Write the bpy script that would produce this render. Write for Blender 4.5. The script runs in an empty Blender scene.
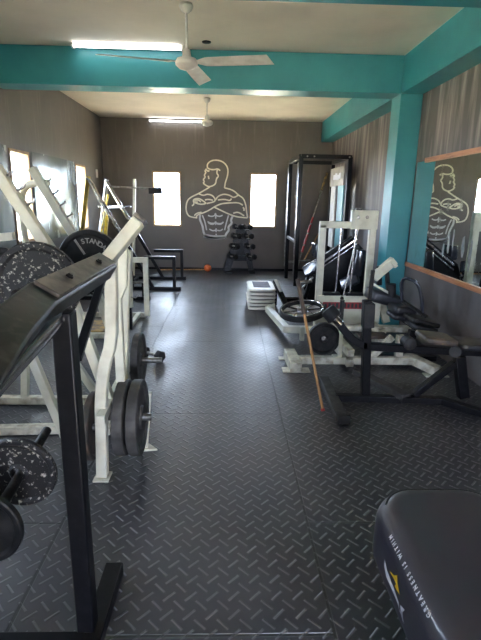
import bpy, bmesh, math, random
from math import radians as R, sin, cos, pi
from mathutils import Vector as V, Matrix

random.seed(4)
S = bpy.context.scene
COL = S.collection

# ------------------------------------------------------------------ camera
F_PX = 470.0
CAM = V((0, 0, 1.57))
P_, Y_, RO = R(14.4), R(1.82), R(1.06)
fw = V((sin(Y_) * cos(P_), cos(Y_) * cos(P_), -sin(P_)))
rt0 = V((cos(Y_), -sin(Y_), 0)); up0 = rt0.cross(fw)
rt = rt0 * cos(RO) + up0 * sin(RO); up = up0 * cos(RO) - rt0 * sin(RO)
cd = bpy.data.cameras.new('camera'); cam = bpy.data.objects.new('camera', cd); COL.objects.link(cam)
m = Matrix((rt, up, -fw)).transposed().to_4x4(); m.translation = CAM
cam.matrix_world = m
cd.sensor_fit = 'HORIZONTAL'; cd.sensor_width = 36; cd.lens = 36 * F_PX / 481
cd.clip_start = 0.05; cd.clip_end = 200
S.camera = cam

def at(x, y, X=None, Y=None, Z=None):
    """point seen at (x, y) in the photograph, at a surveyed distance"""
    d = rt * ((x - 240.5) / F_PX) + up * ((320 - y) / F_PX) + fw
    if Y is not None: t = (Y - CAM.y) / d.y
    elif X is not None: t = (X - CAM.x) / d.x
    else: t = (Z - CAM.z) / d.z
    return CAM + d * t

# ------------------------------------------------------------------ light
S.view_settings.view_transform = 'Standard'; S.view_settings.look = 'None'
S.view_settings.gamma = 1; S.view_settings.use_curve_mapping = False
S.view_settings.exposure = 1.62
SKY = 18.0
w = bpy.data.worlds.new('daylight'); S.world = w; w.use_nodes = True
bg = w.node_tree.nodes['Background']; bg.inputs['Color'].default_value = (0.66, 0.75, 1.0, 1); bg.inputs['Strength'].default_value = SKY

sl = bpy.data.lights.new('sun', 'SUN'); sl.energy = 110; sl.color = (1, .91, .76); sl.angle = R(.5)
sun = bpy.data.objects.new('sun', sl); COL.objects.link(sun); sun.rotation_euler = (R(-8), R(32), 0)

def portal(name, loc, rot, sx, sy):
    l = bpy.data.lights.new(name, 'AREA'); l.shape = 'RECTANGLE'; l.size = sx; l.size_y = sy
    l.cycles.is_portal = True
    o = bpy.data.objects.new(name, l); COL.objects.link(o); o.location = loc; o.rotation_euler = rot

XL, XR, YB, YF, ZC = -2.684, 2.26, 10.67, -2.6, 3.19
WZ0, WZ1 = 0.96, 2.13
LEFT_WIN = [(0.96, 1.56), (3.56, 4.16), (6.16, 6.76), (8.76, 9.36)]
BACK_WIN = [(-1.63, -1.01), (0.49, 1.09)]
for a, b in LEFT_WIN: portal('daylight_portal', (XL - .16, (a + b) / 2, (WZ0 + WZ1) / 2), (0, R(-90), 0), WZ1 - WZ0, b - a)
for a, b in BACK_WIN: portal('daylight_portal', ((a + b) / 2, YB + .16, (WZ0 + WZ1) / 2), (R(-90), 0, 0), b - a, WZ1 - WZ0)
DOOR = (.3, 1.3, 0, 2.1)
portal('daylight_portal', ((DOOR[0] + DOOR[1]) / 2, YF - .16, 1.05), (R(90), 0, 0), DOOR[1] - DOOR[0], 2.1)

# ------------------------------------------------------------------ materials
def nodes(name):
    m = bpy.data.materials.new(name); m.use_nodes = True
    nt = m.node_tree; return m, nt, nt.nodes['Principled BSDF']
def ramp(nt, fac, stops):
    r = nt.nodes.new('ShaderNodeValToRGB')
    e = r.color_ramp.elements
    while len(e) < len(stops): e.new(.5)
    for i, (p, c) in enumerate(stops): e[i].position = p; e[i].color = (*c, 1) if len(c) == 3 else c
    nt.links.new(fac, r.inputs[0]); return r.outputs[0]
def noise(nt, scale, detail=4, stretch=(1, 1, 1), rough=.55, coord='Object'):
    tc = nt.nodes.new('ShaderNodeTexCoord'); mp = nt.nodes.new('ShaderNodeMapping')
    mp.inputs['Scale'].default_value = stretch
    n = nt.nodes.new('ShaderNodeTexNoise'); n.inputs['Scale'].default_value = scale
    n.inputs['Detail'].default_value = detail; n.inputs['Roughness'].default_value = rough
    nt.links.new(tc.outputs[coord], mp.inputs[0]); nt.links.new(mp.outputs[0], n.inputs['Vector'])
    return n.outputs['Fac']
def mat(name, c1, c2=None, rough=.5, metal=0, scale=12, lo=.4, hi=.65, stretch=(1, 1, 1), bump=0, coat=0, spec=.5, emit=None, rough2=None):
    m, nt, b = nodes(name)
    b.inputs['Roughness'].default_value = rough; b.inputs['Metallic'].default_value = metal
    b.inputs['Specular IOR Level'].default_value = spec; b.inputs['Coat Weight'].default_value = coat
    f = noise(nt, scale, 5, stretch)
    nt.links.new(ramp(nt, f, [(lo, c1), (hi, c2 or tuple(x * .8 for x in c1))]), b.inputs['Base Color'])
    if rough2 is not None:
        nt.links.new(ramp(nt, f, [(lo, (rough,) * 3), (hi, (rough2,) * 3)]), b.inputs['Roughness'])
    if bump:
        bp = nt.nodes.new('ShaderNodeBump'); bp.inputs['Strength'].default_value = bump; bp.inputs['Distance'].default_value = .004
        nt.links.new(noise(nt, scale * 6, 3), bp.inputs['Height']); nt.links.new(bp.outputs[0], b.inputs['Normal'])
    if emit:
        b.inputs['Emission Color'].default_value = (*emit[0], 1); b.inputs['Emission Strength'].default_value = emit[1]
    return m

M = {}
M['sign_grey'] = mat('weathered_sign_grey', (.20, .18, .155), (.30, .27, .23), .55, scale=8)
M['cream'] = mat('cream_paint', (.60, .585, .47), (.44, .41, .31), .38, scale=9, lo=.45, hi=.8)
M['cream_dirty'] = mat('worn_cream_paint', (.58, .56, .45), (.25, .21, .15), .45, scale=14, lo=.42, hi=.72)
M['black'] = mat('black_paint', (.004, .004, .005), (.010, .010, .011), .36, scale=20, lo=.5, hi=.75, spec=.2)
M['black_dusty'] = mat('dusty_black_paint', (.007, .007, .007), (.06, .055, .05), .42, scale=30, lo=.5, hi=.85, spec=.3)
M['plate'] = mat('cast_iron_black', (.007, .007, .007), (.024, .022, .02), .5, scale=16, lo=.45, hi=.75, bump=.3, spec=.25)
M['plate_worn'] = mat('chipped_cast_iron', (.009, .008, .008), (.36, .33, .28), .5, scale=62, lo=.58, hi=.67, bump=.4, spec=.35)
M['plate_grey'] = mat('grey_iron', (.030, .028, .026), (.065, .06, .055), .55, scale=14, bump=.2, spec=.3)
M['plate_letter'] = mat('plate_raised_letters', (.30, .29, .27), (.2, .19, .18), .45)
M['rust'] = mat('rusty_iron_plate', (.09, .06, .045), (.03, .026, .024), .6, scale=10, lo=.4, hi=.6)
M['chrome'] = mat('chrome', (.55, .55, .58), (.22, .20, .19), .2, 1, scale=24)
M['steel'] = mat('dull_steel', (.38, .37, .35), (.2, .18, .16), .32, .9, scale=25)
M['bolt'] = mat('dark_bolt_steel', (.02, .018, .016), None, .4, .6)
M['vinyl'] = mat('black_vinyl', (.014, .015, .018), (.024, .025, .03), .3, scale=5, bump=.12, rough2=.4)
M['vinyl_gloss'] = mat('glossy_black_vinyl', (.02, .022, .03), (.03, .03, .04), .16, scale=5, coat=.4)
M['bench_vinyl'] = mat('navy_black_leatherette', (.022, .019, .032), (.032, .029, .040), .36, scale=3, bump=.1, rough2=.46, coat=.25)
M['vinyl_old'] = mat('cracked_brown_vinyl', (.11, .075, .05), (.035, .03, .028), .5, scale=7, lo=.42, hi=.62)
M['rubber'] = mat('black_rubber', (.012, .012, .012), (.024, .023, .022), .6, scale=12, spec=.3)
M['plate_bar'] = mat('scuffed_metal_strap', (.13, .108, .09), (.055, .045, .037), .38, .3, scale=22, lo=.4, hi=.62)
M['yellow'] = mat('yellow_paint', (.62, .44, .035), (.4, .28, .04), .4, scale=15)
M['wood'] = mat('varnished_stick_wood', (.46, .25, .09), (.30, .14, .05), .42, scale=10, stretch=(4, 4, .4))
M['wood_dark'] = mat('dark_wood_grip', (.085, .055, .035), (.05, .03, .02), .45, scale=10)
M['trim_wood'] = mat('orange_brown_trim_wood', (.50, .20, .075), (.34, .12, .05), .42, scale=9, stretch=(6, .6, 6))
M['win_wood'] = mat('window_frame_wood', (.42, .27, .12), (.28, .16, .07), .55, scale=12)
M['white'] = mat('white_plastic', (.72, .70, .66), (.6, .57, .52), .4, scale=8)
M['fan'] = mat('dusty_fan_white', (.62, .58, .53), (.46, .42, .37), .42, scale=8)
M['step'] = mat('step_plastic_cream', (.70, .67, .60), (.52, .49, .42), .45, scale=6)
M['step_top'] = mat('step_purple_grey_mat', (.03, .022, .04), (.06, .05, .075), .7, scale=9)
M['orange'] = mat('orange_ball_rubber', (.80, .17, .05), (.7, .14, .04), .45)
M['red'] = mat('red_tape', (.38, .03, .03), (.26, .02, .02), .5)
M['label_red'] = mat('dark_red_label', (.30, .015, .02), (.2, .012, .016), .4)
M['text_white'] = mat('white_print', (.62, .62, .68), (.55, .55, .6), .5)
M['text_yellow'] = mat('yellow_print', (.85, .50, .015), (.8, .46, .015), .5)
M['text_dark'] = mat('black_print', (.02, .015, .015), None, .5)
M['mural'] = mat('mural_paint_line', (.86, .80, .62), (.72, .66, .52), .6, scale=8)
M['mural_white'] = mat('mural_paint_pale', (.66, .66, .64), (.5, .5, .5), .6, scale=8)
M['tube'] = mat('lit_fluorescent_tube', (.9, .9, .9), None, .4, emit=((.95, .97, 1.0), 7))
M['teal'] = mat('teal_gloss_paint', (.026, .195, .228), (.036, .25, .28), .42, scale=2.2, lo=.35, hi=.7)
M['ceil'] = mat('off_white_ceiling_paint', (.78, .69, .56), (.64, .56, .45), .8, scale=1.3, lo=.35, hi=.75)
M['edge_wood'] = mat('stained_yellow_board', (.40, .26, .08), (.12, .10, .08), .6, scale=9, lo=.42, hi=.62)
M['soil'] = mat('outside_ground', (.42, .38, .30), (.3, .3, .2), .9, scale=.6)

def wallmat(name, base, hi, streak, streak_lo, sscale=3.0, rough=.55):
    m, nt, b = nodes(name)
    b.inputs['Roughness'].default_value = rough
    f1 = noise(nt, 1.1, 5)
    c1 = ramp(nt, f1, [(.35, base), (.7, hi)])
    f2 = noise(nt, sscale, 6, (5, 5, .4), .62)
    s = ramp(nt, f2, [(streak_lo, (0, 0, 0)), (streak_lo + .22, (1, 1, 1))])
    mx = nt.nodes.new('ShaderNodeMix'); mx.data_type = 'RGBA'
    # worn towards the top of the wall, where the roof leaked
    geo = nt.nodes.new('ShaderNodeNewGeometry'); sp = nt.nodes.new('ShaderNodeSeparateXYZ')
    nt.links.new(geo.outputs['Position'], sp.inputs[0])
    mr = nt.nodes.new('ShaderNodeMapRange'); mr.inputs[1].default_value = .7; mr.inputs[2].default_value = 2.8
    nt.links.new(sp.outputs['Z'], mr.inputs[0])
    mu = nt.nodes.new('ShaderNodeMath'); mu.operation = 'MULTIPLY'
    nt.links.new(mr.outputs[0], mu.inputs[0]); nt.links.new(s, mu.inputs[1])
    nt.links.new(mu.outputs[0], mx.inputs[0])
    nt.links.new(c1, mx.inputs[6]); mx.inputs[7].default_value = (*streak, 1)
    nt.links.new(mx.outputs[2], b.inputs['Base Color'])
    bp = nt.nodes.new('ShaderNodeBump'); bp.inputs['Strength'].default_value = .25; bp.inputs['Distance'].default_value = .01
    nt.links.new(noise(nt, 9, 5), bp.inputs['Height']); nt.links.new(bp.outputs[0], b.inputs['Normal'])
    return m
M['wall'] = wallmat('dark_grey_wall_paint', (.105, .090, .079), (.140, .120, .104), (.19, .163, .142), .55)
M['wall_r'] = wallmat('streaked_grey_wall_paint', (.080, .069, .066), (.115, .098, .09), (.36, .305, .275), .47, 1.7)

def floor_mat():
    m, nt, b = nodes('rubber_tread_floor'); b.inputs['Specular IOR Level'].default_value = .75
    L = nt.links; N = nt.nodes.new
    geo = N('ShaderNodeNewGeometry')
    def math_(op, a, bb=None, c=None):
        n = N('ShaderNodeMath'); n.operation = op
        for i, v in enumerate((a, bb, c)):
            if v is None: continue
            if isinstance(v, (int, float)): n.inputs[i].default_value = v
            else: L.new(v, n.inputs[i])
        return n.outputs[0]
    sp = N('ShaderNodeSeparateXYZ'); L.new(geo.outputs['Position'], sp.inputs[0])
    x, y = sp.outputs['X'], sp.outputs['Y']
    cell = .062
    k = .70710678 / cell
    u = math_('MULTIPLY', math_('ADD', x, y), k); v = math_('MULTIPLY', math_('SUBTRACT', y, x), k)
    fu, fv = math_('FLOOR', u), math_('FLOOR', v)
    par = math_('MODULO', math_('ABSOLUTE', math_('ADD', fu, fv)), 2.0)       # 0 or 1: which way the bar lies
    du = math_('SUBTRACT', math_('SUBTRACT', u, fu), .5); dv = math_('SUBTRACT', math_('SUBTRACT', v, fv), .5)
    inv = math_('SUBTRACT', 1.0, par)
    a = math_('ADD', math_('MULTIPLY', du, par), math_('MULTIPLY', dv, inv))    # along the bar
    c = math_('ADD', math_('MULTIPLY', dv, par), math_('MULTIPLY', du, inv))    # across the bar
    da = math_('DIVIDE', math_('ABSOLUTE', a), .55); dc = math_('DIVIDE', math_('ABSOLUTE', c), .085)
    d = math_('MAXIMUM', math_('POWER', da, 4.0), dc)
    mr = N('ShaderNodeMapRange'); mr.inputs[1].default_value = 1.15; mr.inputs[2].default_value = .35
    L.new(d, mr.inputs[0]); h = mr.outputs[0]
    # seams between the mats: 1.22 m wide, 1.855 m long, aisle column offset from its neighbours
    xs = math_('DIVIDE', math_('SUBTRACT', x, .42), 1.22)
    colid = math_('FLOOR', xs)
    fx = math_('MULTIPLY', math_('SUBTRACT', math_('SUBTRACT', xs, colid), 0), 1.22)
    ex = math_('MINIMUM', fx, math_('SUBTRACT', 1.22, fx))
    odd = math_('MODULO', math_('ABSOLUTE', colid), 2.0)
    off = math_('MULTIPLY', math_('SUBTRACT', 1.0, odd), -1.23)
    ys = math_('DIVIDE', math_('SUBTRACT', math_('SUBTRACT', y, 1.40), off), 1.855)
    fy = math_('MULTIPLY', math_('FRACT', ys), 1.855)
    ey = math_('MINIMUM', fy, math_('SUBTRACT', 1.855, fy))
    e = math_('MINIMUM', ex, ey)
    seam = N('ShaderNodeMapRange'); seam.inputs[1].default_value = .005; seam.inputs[2].default_value = .008
    L.new(e, seam.inputs[0])                                                    # 0 in the gap, 1 on the mat
    height = math_('ADD', math_('MULTIPLY', h, .42), math_('MULTIPLY', seam.outputs[0], .35))
    bp = N('ShaderNodeBump'); bp.inputs['Strength'].default_value = 1.0; bp.inputs['Distance'].default_value = .018
    L.new(height, bp.inputs['Height']); L.new(bp.outputs[0], b.inputs['Normal'])
    f = noise(nt, 1.6, 3)
    dust = ramp(nt, f, [(.38, (.024, .023, .027)), (.68, (.042, .039, .044))])
    wear = ramp(nt, noise(nt, 2.2, 4, (1, .7, 1)), [(.36, (0, 0, 0)), (.64, (1, 1, 1))])
    mx = N('ShaderNodeMix'); mx.data_type = 'RGBA'
    L.new(math_('MULTIPLY', h, .55), mx.inputs[0]); L.new(dust, mx.inputs[6]); mx.inputs[7].default_value = (.17, .16, .17, 1)  # bars mixed paler: tread highlights painted into the colour
    m2 = N('ShaderNodeMix'); m2.data_type = 'RGBA'
    L.new(seam.outputs[0], m2.inputs[0]); m2.inputs[6].default_value = (.006, .006, .006, 1); L.new(mx.outputs[2], m2.inputs[7])
    L.new(m2.outputs[2], b.inputs['Base Color'])
    rr = N('ShaderNodeMapRange'); rr.inputs[3].default_value = .34; rr.inputs[4].default_value = .46
    L.new(wear, rr.inputs[0]); L.new(rr.outputs[0], b.inputs['Roughness'])
    return m
M['floor'] = floor_mat()

def mirror_mat():
    m, nt, b = nodes('old_mirror_silvering')
    b.inputs['Metallic'].default_value = 1.0
    f = noise(nt, 5, 6, (1.5, 1.5, .8))
    nt.links.new(ramp(nt, f, [(.55, (.80, .85, .82)), (.78, (.6, .65, .62))]), b.inputs['Base Color'])
    nt.links.new(ramp(nt, f, [(.58, (.015,) * 3), (.8, (.16,) * 3)]), b.inputs['Roughness'])
    return m
M['mirror'] = mirror_mat()
M['mirror_hazy'] = mat('hazy_old_mirror', (.50, .53, .48), (.36, .38, .33), .13, .62, scale=2.2, stretch=(1, 1.6, .5), rough2=.3)
M['mirror_edge'] = mat('painted_column_reflection', (.10, .25, .21), (.16, .32, .28), .22, .35, scale=3, stretch=(3, 3, .4))  # teal column's reflection painted as green colour; no part uses it
M['smear'] = mat('white_mirror_smear', (.19, .20, .19), (.12, .13, .12), .5, scale=30)

def glass_mat():
    m = bpy.data.materials.new('louvre_glass'); m.use_nodes = True; nt = m.node_tree
    b = nt.nodes['Principled BSDF']; b.inputs['Base Color'].default_value = (.8, .85, .82, 1); b.inputs['Roughness'].default_value = .1
    t = nt.nodes.new('ShaderNodeBsdfTransparent'); t.inputs[0].default_value = (.93, .96, .94, 1)
    x = nt.nodes.new('ShaderNodeMixShader')
    f = noise(nt, 8, 3)
    nt.links.new(ramp(nt, f, [(.3, (.12,) * 3), (.7, (.22,) * 3)]), x.inputs[0])
    nt.links.new(t.outputs[0], x.inputs[1]); nt.links.new(b.outputs[0], x.inputs[2])
    nt.links.new(x.outputs[0], nt.nodes['Material Output'].inputs[0])
    return m
M['glass'] = glass_mat()

# ------------------------------------------------------------------ mesh helpers
class MB:
    def __init__(s): s.v = []; s.f = []
    def add(s, vs, fs):
        n = len(s.v); s.v += [V(p) for p in vs]; s.f += [tuple(i + n for i in f) for f in fs]; return s
    def box(s, c, d, rot=None):
        c = V(c); m = rot or Matrix.Identity(3)
        vs = [c + m @ V((sx * d[0] / 2, sy * d[1] / 2, sz * d[2] / 2)) for sx in (-1, 1) for sy in (-1, 1) for sz in (-1, 1)]
        return s.add(vs, [(0, 1, 3, 2), (4, 6, 7, 5), (0, 4, 5, 1), (2, 3, 7, 6), (0, 2, 6, 4), (1, 5, 7, 3)])
    def mm(s, a, b):
        return s.box([(a[i] + b[i]) / 2 for i in range(3)], [abs(a[i] - b[i]) for i in range(3)])
    def bar(s, p, q, w, h=None, side=None):
        """rectangular tube p->q; w across (side direction), h the other way"""
        h = h or w; p = V(p); q = V(q); z = (q - p).normalized()
        sd = V(side) if side else (V((0, 0, 1)).cross(z) if abs(z.z) < .98 else V((1, 0, 0)))
        x = (sd - z * sd.dot(z)).normalized(); y = z.cross(x)
        return s.box((p + q) / 2, (w, h, (q - p).length), Matrix((x, y, z)).transposed())
    def path(s, pts, w, h=None, side=(0, 1, 0)):
        """rectangular tube through points with mitred corners"""
        h = h or w; pts = [V(p) for p in pts]; n = len(pts); sd = V(side).normalized(); vs = []; fs = []
        for i, p in enumerate(pts):
            a = (pts[i] - pts[i - 1]).normalized() if i else (pts[1] - pts[0]).normalized()
            b = (pts[i + 1] - pts[i]).normalized() if i < n - 1 else a
            t = (a + b).normalized(); k = 1 / max(.5, t.dot(a))
            nrm = t.cross(sd).normalized()
            for u, v in ((-1, -1), (1, -1), (1, 1), (-1, 1)): vs.append(p + sd * (u * w / 2) + nrm * (v * h / 2 * k))
        for i in range(n - 1):
            for j in range(4): fs.append((i * 4 + j, i * 4 + (j + 1) % 4, i * 4 + 4 + (j + 1) % 4, i * 4 + 4 + j))
        fs += [(3, 2, 1, 0), tuple((n - 1) * 4 + j for j in range(4))]
        return s.add(vs, fs)
    def tube(s, pts, r, seg=14, close=False):
        pts = [V(p) for p in pts]; n = len(pts); vs = []; fs = []
        rr = r if isinstance(r, (list, tuple)) else [r] * n
        t0 = (pts[1] - pts[0]).normalized()
        x = t0.orthogonal().normalized()
        for i, p in enumerate(pts):
            if close: t = (pts[(i + 1) % n] - pts[i - 1]).normalized()
            else:
                a = (pts[i] - pts[i - 1]) if i else (pts[1] - pts[0]); b = (pts[i + 1] - pts[i]) if i < n - 1 else a
                t = (a.normalized() + b.normalized()).normalized()
            x = (x - t * x.dot(t)).normalized(); y = t.cross(x)
            for k in range(seg): vs.append(p + (x * cos(2 * pi * k / seg) + y * sin(2 * pi * k / seg)) * rr[i])
        m_ = n if close else n - 1
        for i in range(m_):
            for k in range(seg):
                j = (i + 1) % n; fs.append((i * seg + k, i * seg + (k + 1) % seg, j * seg + (k + 1) % seg, j * seg + k))
        if not close: fs += [tuple(reversed(range(seg))), tuple((n - 1) * seg + k for k in range(seg))]
        return s.add(vs, fs)
    def lathe(s, c, axis, prof, seg=36):
        """prof: [(along, radius)...] around axis through c"""
        c = V(c); z = V(axis).normalized(); x = z.orthogonal().normalized(); y = z.cross(x); vs = []; fs = []
        for a, r in prof:
            for k in range(seg): vs.append(c + z * a + (x * cos(2 * pi * k / seg) + y * sin(2 * pi * k / seg)) * max(r, 1e-4))
        for i in range(len(prof) - 1):
            for k in range(seg): fs.append((i * seg + k, i * seg + (k + 1) % seg, (i + 1) * seg + (k + 1) % seg, (i + 1) * seg + k))
        fs += [tuple(reversed(range(seg))), tuple((len(prof) - 1) * seg + k for k in range(seg))]
        return s.add(vs, fs)
    def ball(s, c, r, seg=16):
        rr = r if isinstance(r, (list, tuple)) else (r, r, r); c = V(c); vs = []; fs = []; n = seg // 2
        for i in range(1, n):
            for k in range(seg):
                a = pi * i / n; b = 2 * pi * k / seg
                vs.append(c + V((rr[0] * sin(a) * cos(b), rr[1] * sin(a) * sin(b), rr[2] * cos(a))))
        vs += [c + V((0, 0, rr[2])), c - V((0, 0, rr[2]))]; T = len(vs) - 2
        for i in range(n - 2):
            for k in range(seg): fs.append((i * seg + k, (i + 1) * seg + k, (i + 1) * seg + (k + 1) % seg, i * seg + (k + 1) % seg))
        for k in range(seg):
            fs.append((T, k, (k + 1) % seg)); fs.append((T + 1, (n - 2) * seg + (k + 1) % seg, (n - 2) * seg + k))
        return s.add(vs, fs)
    def cushion(s, c, d, rot=None, r=.04, er=.022, seg=5):
        """pad with rounded corners (radius r in plan) and rounded edges er; d = full size"""
        c = V(c); m = rot or Matrix.Identity(3); hx, hy, hz = d[0] / 2, d[1] / 2, d[2] / 2
        er = min(er, hz * .98); r = min(r, hx * .98, hy * .98); vs = []; fs = []; rings = []
        prof = [(-hz, er * 1.0)] + [(-hz + er - er * cos(a), er - er * sin(a)) for a in [pi / 2 * i / seg for i in range(1, seg + 1)]]
        prof = [(z, i) for z, i in prof]
        prof += [(-z, i) for z, i in reversed(prof)]
        for z, ins in prof:
            ring = []
            for qx, qy, a0 in ((1, 1, 0), (-1, 1, pi / 2), (-1, -1, pi), (1, -1, 3 * pi / 2)):
                for k in range(seg + 1):
                    a = a0 + pi / 2 * k / seg; rr = max(r - ins, .002)
                    ring.append(c + m @ V((qx * (hx - r) + rr * cos(a), qy * (hy - r) + rr * sin(a), z)))
            rings.append(ring)
        n = len(rings[0])
        for ring in rings: vs += ring
        for i in range(len(rings) - 1):
            for k in range(n): fs.append((i * n + k, i * n + (k + 1) % n, (i + 1) * n + (k + 1) % n, (i + 1) * n + k))
        fs += [tuple(reversed(range(n))), tuple((len(rings) - 1) * n + k for k in range(n))]
        return s.add(vs, fs)
    def build(s, name, m, parent=None, bevel=0.003, angle=35):
        root = parent
        while root is not None and root.parent is not None: root = root.parent
        if root is not None: off = root.location.copy()
        else:
            lo = [min(p[i] for p in s.v) for i in range(3)]; hi = [max(p[i] for p in s.v) for i in range(3)]
            off = V(((lo[0] + hi[0]) / 2, (lo[1] + hi[1]) / 2, lo[2]))
        me = bpy.data.meshes.new(name); me.from_pydata([p - off for p in s.v], [], s.f); me.update()
        bm = bmesh.new(); bm.from_mesh(me); bmesh.ops.recalc_face_normals(bm, faces=bm.faces); bm.to_mesh(me); bm.free()
        for p in me.polygons: p.use_smooth = True
        me.set_sharp_from_angle(angle=R(angle))
        me.materials.append(M[m] if isinstance(m, str) else m)
        o = bpy.data.objects.new(name, me); COL.objects.link(o)
        if root is None: o.location = off
        else: o.parent = parent
        if bevel:
            b = o.modifiers.new('edge', 'BEVEL'); b.width = bevel; b.segments = 2; b.limit_method = 'ANGLE'; b.angle_limit = R(40)
        return o

def tag(o, label=None, cat=None, group=None, kind=None):
    if label: o['label'] = label
    if cat: o['category'] = cat
    if group: o['group'] = group
    if kind: o['kind'] = kind
    return o
def thing(name, loc, label, cat, group=None):
    o = bpy.data.objects.new(name, None); COL.objects.link(o); o.location = loc; o.empty_display_size = .1
    return tag(o, label, cat, group)
def copy_thing(o, loc, label, rot=None, group=None):
    c = o.copy(); COL.objects.link(c); c.location = loc
    if rot: c.rotation_euler = rot
    c['label'] = label
    if group: c['group'] = group
    def rec(a, b):
        for ch in list(a.children):
            d = ch.copy(); COL.objects.link(d); d.parent = b; rec(ch, d)
    rec(o, c); return c
def text_mesh(s, size, extrude=.001, spacing=1.0, bold=0):
    c = bpy.data.curves.new('writing', 'FONT'); c.body = s; c.size = size; c.extrude = extrude; c.align_x = 'CENTER'; c.align_y = 'CENTER'
    c.space_character = spacing; c.offset = bold
    t = bpy.data.objects.new('writing', c); COL.objects.link(t)
    dg = bpy.context.evaluated_depsgraph_get(); me = bpy.data.meshes.new_from_object(t.evaluated_get(dg))
    bpy.data.objects.remove(t); return me
def put_text(me, name, m, origin, xdir, ydir, parent):
    x = V(xdir).normalized(); y = V(ydir).normalized(); z = x.cross(y)
    root = parent
    while root.parent is not None: root = root.parent
    me.transform(Matrix((x, y, z)).transposed().to_4x4()); me.transform(Matrix.Translation(V(origin) - root.location))
    me.materials.clear(); me.materials.append(M[m])
    o = bpy.data.objects.new(name, me); COL.objects.link(o); o.parent = parent; return o

# ------------------------------------------------------------------ the room
def st(name, mb, m, parent=None, bevel=0):
    o = mb.build(name, m, parent, bevel=bevel)
    if parent is None: o['kind'] = 'structure'
    return o
st('floor', MB().mm((XL - .2, YF - .2, -.1), (XR + .2, YB + .2, 0)), 'floor')
st('ceiling', MB().mm((XL - .2, YF - .2, ZC), (XR + .2, YB + .2, ZC + .15)), 'ceil')
def wall(name, m, const, lo, hi, axis, out, opens):
    """solid wall 0.16 thick with rectangular openings"""
    mb = MB(); us = sorted({lo, hi, *[a for o in opens for a in o[:2]]})
    for a, b in zip(us, us[1:]):
        mid = (a + b) / 2; op = [o for o in opens if o[0] < mid < o[1]]
        spans = [(0, ZC)] if not op else [(0, op[0][2]), (op[0][3], ZC)]
        for z0, z1 in spans:
            if z1 - z0 < .001: continue
            if axis == 'y': mb.mm((const, a, z0), (const + out * .16, b, z1))
            else: mb.mm((a, const, z0), (b, const + out * .16, z1))
    return st(name, mb, m)
wall('wall_left', 'wall', XL, YF, YB, 'y', -1, [(a, b, WZ0, WZ1) for a, b in LEFT_WIN])
wall('wall_back', 'wall', YB, XL - .16, XR + .16, 'x', 1, [(a, b, WZ0, WZ1) for a, b in BACK_WIN])
wall('wall_right', 'wall_r', XR, YF, YB, 'y', 1, [])
wall('wall_front', 'wall', YF, XL - .16, XR + .16, 'x', -1, [DOOR])
st('door_1', MB().mm((DOOR[1], YF, 0), (DOOR[1] + .04, YF + .9, DOOR[3] - .03)), 'win_wood')
st('ground', MB().mm((-40, -40, -.35), (40, 45, -.25)), 'soil')
# teal beams and columns
BX = 2.0
st('trim_1', MB().mm((BX, YF, 2.79), (XR, YB, ZC)), 'teal', bevel=.006)             # long beam over the right wall
st('trim_2', MB().mm((XL, 5.87, 2.79), (BX, 6.19, ZC)), 'teal', bevel=.006)         # cross beam in the middle of the room
st('trim_3', MB().mm((XL, 3.07, 2.79), (BX, 3.39, ZC)), 'teal', bevel=.006)         # cross beam nearer the door
st('trim_4', MB().mm((BX, 5.87, 0), (XR, 6.19, 2.79)), 'teal', bevel=.006)          # column
# windows
wn = 0
def window(a, b, axis, const, out):
    global wn; wn += 1
    c = (const + out * .05)
    loc = (c, (a + b) / 2, WZ0) if axis == 'y' else ((a + b) / 2, c, WZ0)
    w_ = bpy.data.objects.new('window_%d' % wn, None); COL.objects.link(w_); w_.location = loc; w_['kind'] = 'structure'
    fr = MB(); T = .035
    def P(u, z, d=0): return (c + out * d, u, z) if axis == 'y' else (u, c + out * d, z)
    for (u0, u1, z0, z1) in ((a, a + T, WZ0, WZ1), (b - T, b, WZ0, WZ1), (a, b, WZ0, WZ0 + T), (a, b, WZ1 - T, WZ1)):
        fr.mm(P(u0, z0, -.06), P(u1, z1, .06))
    fr.build('window_frame', 'win_wood', w_, bevel=.002)
    g = MB(); n = 11
    for i in range(n):
        z = WZ0 + T + (i + .5) * (WZ1 - WZ0 - 2 * T) / n
        hgt = .045
        d = .03
        if axis == 'y': q = [(c - out * d, a + T, z + hgt), (c - out * d, b - T, z + hgt), (c + out * d, b - T, z - hgt), (c + out * d, a + T, z - hgt)]
        else: q = [(a + T, c - out * d, z + hgt), (b - T, c - out * d, z + hgt), (b - T, c + out * d, z - hgt), (a + T, c + out * d, z - hgt)]
        off = V((0, 0, .004)); q = [V(p) for p in q]
        g.add(q + [p + off for p in q], [(0, 1, 2, 3), (7, 6, 5, 4), (0, 4, 5, 1), (1, 5, 6, 2), (2, 6, 7, 3), (3, 7, 4, 0)])
    g.build('louvre_glass', 'glass', w_, bevel=0)
for a, b in LEFT_WIN: window(a, b, 'y', XL, -1)
for a, b in BACK_WIN: window(a, b, 'x', YB, 1)
st('trim_5', MB().mm((XL, YB - .02, 0), (XR, YB, .05)), 'black')

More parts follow.
